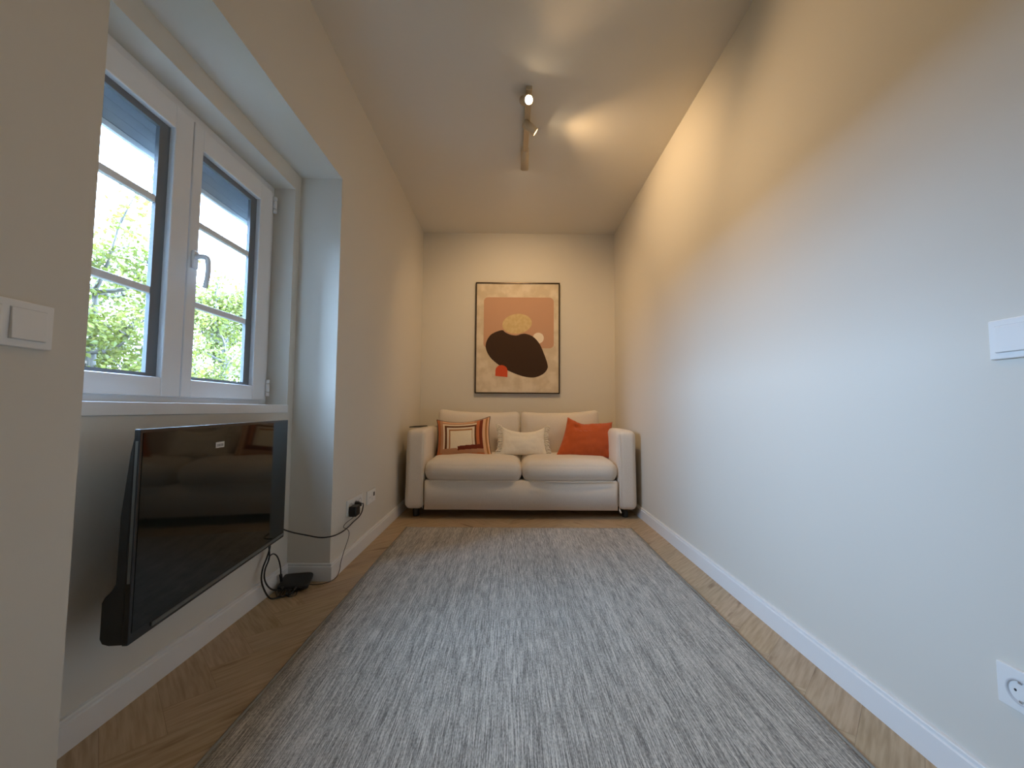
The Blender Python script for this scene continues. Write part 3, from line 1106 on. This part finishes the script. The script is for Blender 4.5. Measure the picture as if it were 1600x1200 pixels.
# thick television power lead with its plug
tc_ = thing('television_power_lead', 'black power lead drooping from behind the television to the left wall socket', 'power cable',
            (XL + 0.01, 2.47, 0.31))
bm = bmesh.new()
b_ = bmesh.new()
lathe(b_, [(0, 0), (0.017, 0), (0.018, 0.004), (0.017, 0.018), (0.011, 0.028), (0.010, 0.034), (0, 0.034)], 20)
xf(b_, Matrix.Translation((XL + 0.0105, 2.433, 0.309)) @ Matrix.Rotation(PI / 2, 4, 'Y'))
c1 = add_obj('plug', b_, m_black_plastic)
bm.free()
bm = bmesh.new()
tube(bm, [(XL + 0.038, 2.433, 0.309), (XL + 0.040, 2.46, 0.308), (XL + 0.030, 2.505, 0.296), (XL + 0.020, 2.53, 0.270), (XL + 0.018, 2.515, 0.243), (XL + 0.018, 2.47, 0.228),
          (XL + 0.018, 2.39, 0.222), (XL + 0.022, 2.30, 0.216), (XL + 0.026, 2.20, 0.218), (XL + 0.016, 2.115, 0.224), (XL - 0.03, 2.085, 0.226),
          (XL - 0.085, 2.055, 0.246), (XL - 0.135, 2.00, 0.278), (XL - 0.185, 1.962, 0.315), (XL - 0.203, 1.945, 0.345), (XL - 0.205, 1.925, 0.38)], 0.0034, seg=10)
c2 = add_obj('cord', bm, m_cable)
adopt(tc_, c1, c2)

# ------------------------------------------------------------------ set-top box on the floor and its leads
stb = thing('set_top_box', 'small flat black box lying on the floor in the corner below the television', 'media box', (-1.035, 2.055, 0.004))
bm = rounded_block(0.066, 0.066, 0.0125, 0.010, cuts=12, bulge=(0.003, 0.003, 0.002))
xf(bm, Matrix.Translation((0, 0, 0.018)))
o1 = add_obj('casing', bm, m_black_plastic, parent=stb, smooth=True)
bm = bmesh.new()
box(bm, -0.05, 0.05, -0.05, 0.05, 0.0, 0.006)
o2 = add_obj('rubber_foot', bm, m_cable, parent=stb, bevel=0.002)
bm = bmesh.new()
for k in range(4):
    box(bm, -0.042 + 0.024 * k, -0.028 + 0.024 * k, -0.0702, -0.066, 0.012, 0.022)
o3 = add_obj('rear_port', bm, m_shadowgap, parent=stb)
stb.rotation_euler = (math.radians(6), math.radians(0), math.radians(14))
stb.location.z = 0.009

cb = []


def cable(label, pts, r, parts_plug=None):
    bm = bmesh.new()
    tube(bm, pts, r, seg=10)
    o = add_obj('signal_cable', bm, m_cable)
    tag(o, label, 'cable', 'leads between the television and the box')
    if parts_plug:
        b_ = bmesh.new()
        a, c = Vector(parts_plug[0]), Vector(parts_plug[1])
        tube(b_, [a, a + (c - a) * 0.5, c], [0.0075, 0.006], seg=10, n=2)
        add_obj('connector', b_, m_black_plastic, parent=o)
    return o


cable('outer black cable looping widest from under the television down onto the floor',
      [(-1.111, 1.912, 0.31), (-1.109, 1.925, 0.285), (-1.100, 1.935, 0.235), (-1.094, 1.905, 0.195), (-1.094, 1.875, 0.155), (-1.090, 1.862, 0.110), (-1.080, 1.872, 0.060),
       (-1.068, 1.895, 0.018), (-1.052, 1.925, 0.006), (-1.030, 1.945, 0.006), (-1.010, 1.962, 0.010), (-1.004, 1.978, 0.018)], 0.0036,
      ((-1.006, 1.972, 0.016), (-1.002, 1.992, 0.024)))
cable('inner black cable curving from under the television to the left of the box',
      [(-1.111, 1.885, 0.31), (-1.106, 1.908, 0.285), (-1.096, 1.918, 0.240), (-1.086, 1.908, 0.190), (-1.088, 1.884, 0.150), (-1.086, 1.876, 0.115), (-1.084, 1.893, 0.078),
       (-1.080, 1.925, 0.044), (-1.070, 1.955, 0.028), (-1.060, 1.975, 0.024)], 0.0034,
      ((-1.064, 1.968, 0.026), (-1.056, 1.988, 0.026)))
cable('black cable arching over in a small hoop down to the back of the box',
      [(-1.086, 1.902, 0.180), (-1.090, 1.918, 0.193), (-1.093, 1.952, 0.192), (-1.094, 1.985, 0.170), (-1.094, 2.008, 0.135), (-1.094, 2.022, 0.095),
       (-1.094, 2.025, 0.060), (-1.092, 2.030, 0.035)], 0.0032,
      ((-1.094, 2.024, 0.070), (-1.092, 2.030, 0.032)))
# tangle of thin twisted leads in front of the box
bm = bmesh.new()
for k in range(7):
    x = -1.075 + 0.012 * k
    tube(bm, [(x, 1.985, 0.018), (x - 0.012 + random.uniform(-.01, .01), 1.955 + random.uniform(-.01, .01), 0.022), (x + random.uniform(-.02, .02), 1.935, 0.008),
              (x + 0.018, 1.955, 0.004 + 0.004 * (k % 2)), (x + 0.010, 1.985, 0.012)], 0.0018, seg=6)
o = add_obj('cable_tangle', bm, m_cable)
tag(o, 'little tangle of thin black leads on the floor in front of the box', 'cable')

# ------------------------------------------------------------------ ceiling spotlight
WARM = (1.0, 0.66, 0.34)
fix = thing('ceiling_spotlight', 'brass-toned ceiling spotlight bar with slim cylinder heads, one glaring at the viewer', 'ceiling light',
            (0.095, 2.50, H))
m_lamp = mat('matte_sand_metal', (0.62, 0.50, 0.33, 1), 0.42, metal=0.35)
m_glow = mat('lamp_lens_glow', (1, 1, 1, 1), 0.3, emit=(1.0, 0.80, 0.52, 1), es=120.0)
bm = bmesh.new()
box(bm, -0.018, 0.018, -0.30, 0.30, -0.026, -0.0005)
add_obj('mounting_bar', bm, m_lamp, parent=fix, bevel=0.004)


def head(pos, aim, length, r, energy, size, blend, es=None):
    """cylinder head whose mouth is at pos (relative to the fixture) facing aim"""
    d = Vector(aim).normalized()
    q = d.to_track_quat('Z', 'Y')
    b_ = bmesh.new()
    lathe(b_, [(r - 0.004, -0.012), (r - 0.003, 0.0), (r, 0.0), (r, -length + 0.004), (r - 0.004, -length), (0, -length)], 32)
    M = Matrix.Translation(pos) @ q.to_matrix().to_4x4()
    xf(b_, M)
    o = add_obj('spot_head', b_, m_lamp, parent=fix)
    b_ = bmesh.new()
    lathe(b_, [(r - 0.004, -0.010), (0, -0.010)], 32)
    xf(b_, M)
    g = add_obj('lens', b_, m_glow, parent=o)
    b_ = bmesh.new()
    a = Vector(pos) - d * length * 0.5
    tube(b_, [(a.x, a.y, a.z), (a.x * 0.5, a.y, (a.z - 0.02) * 0.5), (0, a.y, -0.022)], 0.005, seg=10)
    add_obj('swivel_stem', b_, m_lamp, parent=o)
    ld = bpy.data.lights.new('spot_lamp', 'SPOT')
    ld.energy = energy
    ld.color = WARM
    ld.spot_size = math.radians(size)
    ld.spot_blend = blend
    ld.shadow_soft_size = 0.02
    lo = bpy.data.objects.new('spot_lamp', ld)
    COL.objects.link(lo)
    lo.parent = o
    ld.spot_blend = blend
    lo.location = Vector(pos) + d * 0.006
    lo.rotation_euler = d.to_track_quat('-Z', 'Y').to_euler()
    return o


head((0.0, -0.30, -0.085), (0.75, -2.0, -1.45), 0.10, 0.026, 34, 105, 0.8)
head((0.055, -0.03, -0.085), (0.9, 0.2, -0.60), 0.09, 0.026, 36, 120, 0.8)
head((-0.002, 0.36, -0.095), (0.0, 1.0, -1.05), 0.20, 0.028, 46, 124, 1.0)

# ------------------------------------------------------------------ outside: ground, trees
m_grass = mat('garden_grass', (0.16, 0.24, 0.06, 1), 0.9)
add_noise(m_grass, nscale=3, detail=6, c1=(0.006, 0.008, 0.004, 1), c2=(0.014, 0.016, 0.008, 1))
bm = bmesh.new(); box(bm, -400, -1.5, -300, 300, -3.2, -3.0)
o = struct(add_obj('ground', bm, m_grass))
m_leaf = bpy.data.materials.new('young_leaf')
m_leaf.use_nodes = True
nt, b = nodes(m_leaf)
add_noise(m_leaf, nscale=4, detail=2, c1=(0.065, 0.078, 0.008, 1), c2=(0.15, 0.15, 0.03, 1))
b.inputs['Roughness'].default_value = 0.5
b.inputs['Transmission Weight'].default_value = 0.0
trn = nt.nodes.new('ShaderNodeBsdfTranslucent'); trn.inputs[0].default_value = (0.12, 0.14, 0.02, 1)
mix = nt.nodes.new('ShaderNodeMixShader'); mix.inputs[0].default_value = 0.45
out = nt.nodes['Material Output']
nt.links.new(b.outputs[0], mix.inputs[1]); nt.links.new(trn.outputs[0], mix.inputs[2]); nt.links.new(mix.outputs[0], out.inputs[0])
m_bark = mat('grey_bark', (0.30, 0.26, 0.20, 1), 0.9)
add_noise(m_bark, nscale=14, detail=5, c1=(0.06, 0.052, 0.045, 1), c2=(0.14, 0.125, 0.11, 1), bump=0.5, bdist=0.01)


def tree(x, y, top, rad, n_leaf, seed, label):
    rnd = random.Random(seed)
    t = thing('tree', label, 'tree', (x, y, -3.0), 'trees outside the window')
    H_ = top + 3.0
    bt = bmesh.new()
    tube(bt, [(0, 0, 0), (0.05, 0.03, H_ * 0.3), (-0.04, 0.06, H_ * 0.6), (0.02, 0, H_ * 0.9)], [0.12, 0.02], seg=10)
    add_obj('trunk', bt, m_bark, parent=t)
    bb = bmesh.new()
    bl = bmesh.new()
    tips = []
    for k in range(64):
        z0 = H_ * rnd.uniform(0.42, 0.90)
        a = rnd.uniform(0, 2 * PI)
        ln = rad * rnd.uniform(0.55, 1.0) * (1.05 - 0.55 * (z0 / H_) ** 2)
        d = Vector((math.cos(a), math.sin(a), rnd.uniform(0.15, 0.8)))
        p0 = Vector((0, 0, z0))
        p1 = p0 + d * ln * 0.5 + Vector((0, 0, -0.05))
        p2 = p0 + d * ln + Vector((rnd.uniform(-.1, .1), rnd.uniform(-.1, .1), rnd.uniform(-0.1, 0.15)))
        if p2.z > H_:
            p2.z = H_ - rnd.random() * 0.3
        tube(bb, [p0, p1, p2], [0.022, 0.004], seg=6, n=4)
        tips.append((p0, p1, p2))
        for q in range(5):
            s = p1.lerp(p2, rnd.random())
            e_ = s + Vector((rnd.uniform(-.3, .3), rnd.uniform(-.3, .3), rnd.uniform(-.1, .32)))
            tube(bb, [s, (s + e_) / 2 + Vector((0, 0, .02)), e_], [0.008, 0.002], seg=5, n=3)
            tips.append((s, (s + e_) / 2, e_))
    add_obj('branches', bb, m_bark, parent=t)
    for k in range(n_leaf):
        a, m_, c = rnd.choice(tips)
        s = rnd.random() ** 0.7
        p = a.lerp(c, s) + Vector((rnd.gauss(0, 0.07), rnd.gauss(0, 0.07), rnd.gauss(0, 0.06)))
        d = Vector((rnd.gauss(0, 1), rnd.gauss(0, 1), rnd.gauss(-0.2, 0.6))).normalized()
        n_ = d.cross(Vector((rnd.gauss(0, 1), rnd.gauss(0, 1), rnd.gauss(0, 1)))).normalized()
        s_ = d.cross(n_)
        L_ = rnd.uniform(0.032, 0.062)
        w_ = L_ * 0.33
        v = [bl.verts.new(p), bl.verts.new(p + d * L_ * 0.4 + s_ * w_ + n_ * 0.006), bl.verts.new(p + d * L_), bl.verts.new(p + d * L_ * 0.4 - s_ * w_ + n_ * 0.006)]
        bl.faces.new(v)
    o = add_obj('foliage', bl, m_leaf, parent=t)
    o['kind'] = 'stuff'
    return t


bm = bmesh.new(); box(bm, -2.75, XO, 0.02, 0.30, -3.0, 3.6)  # unseen wall slab, added to keep daylight off the far side of the recess
m_blocker = mat('blocker_render', (0.16, 0.155, 0.15, 1), 0.9)
struct(add_obj('daylight_blocker', bm, m_blocker))
tree(-3.65, 3.55, 2.45, 1.15, 30000, 1, 'leafy young tree outside, seen through the left window sash')
tree(-3.85, 5.5, 2.8, 1.15, 32000, 2, 'leafy tree outside, seen through the right window sash')
tree(-8.2, 5.6, 3.4, 1.9, 14000, 3, 'further pale green tree behind the two near trees outside')
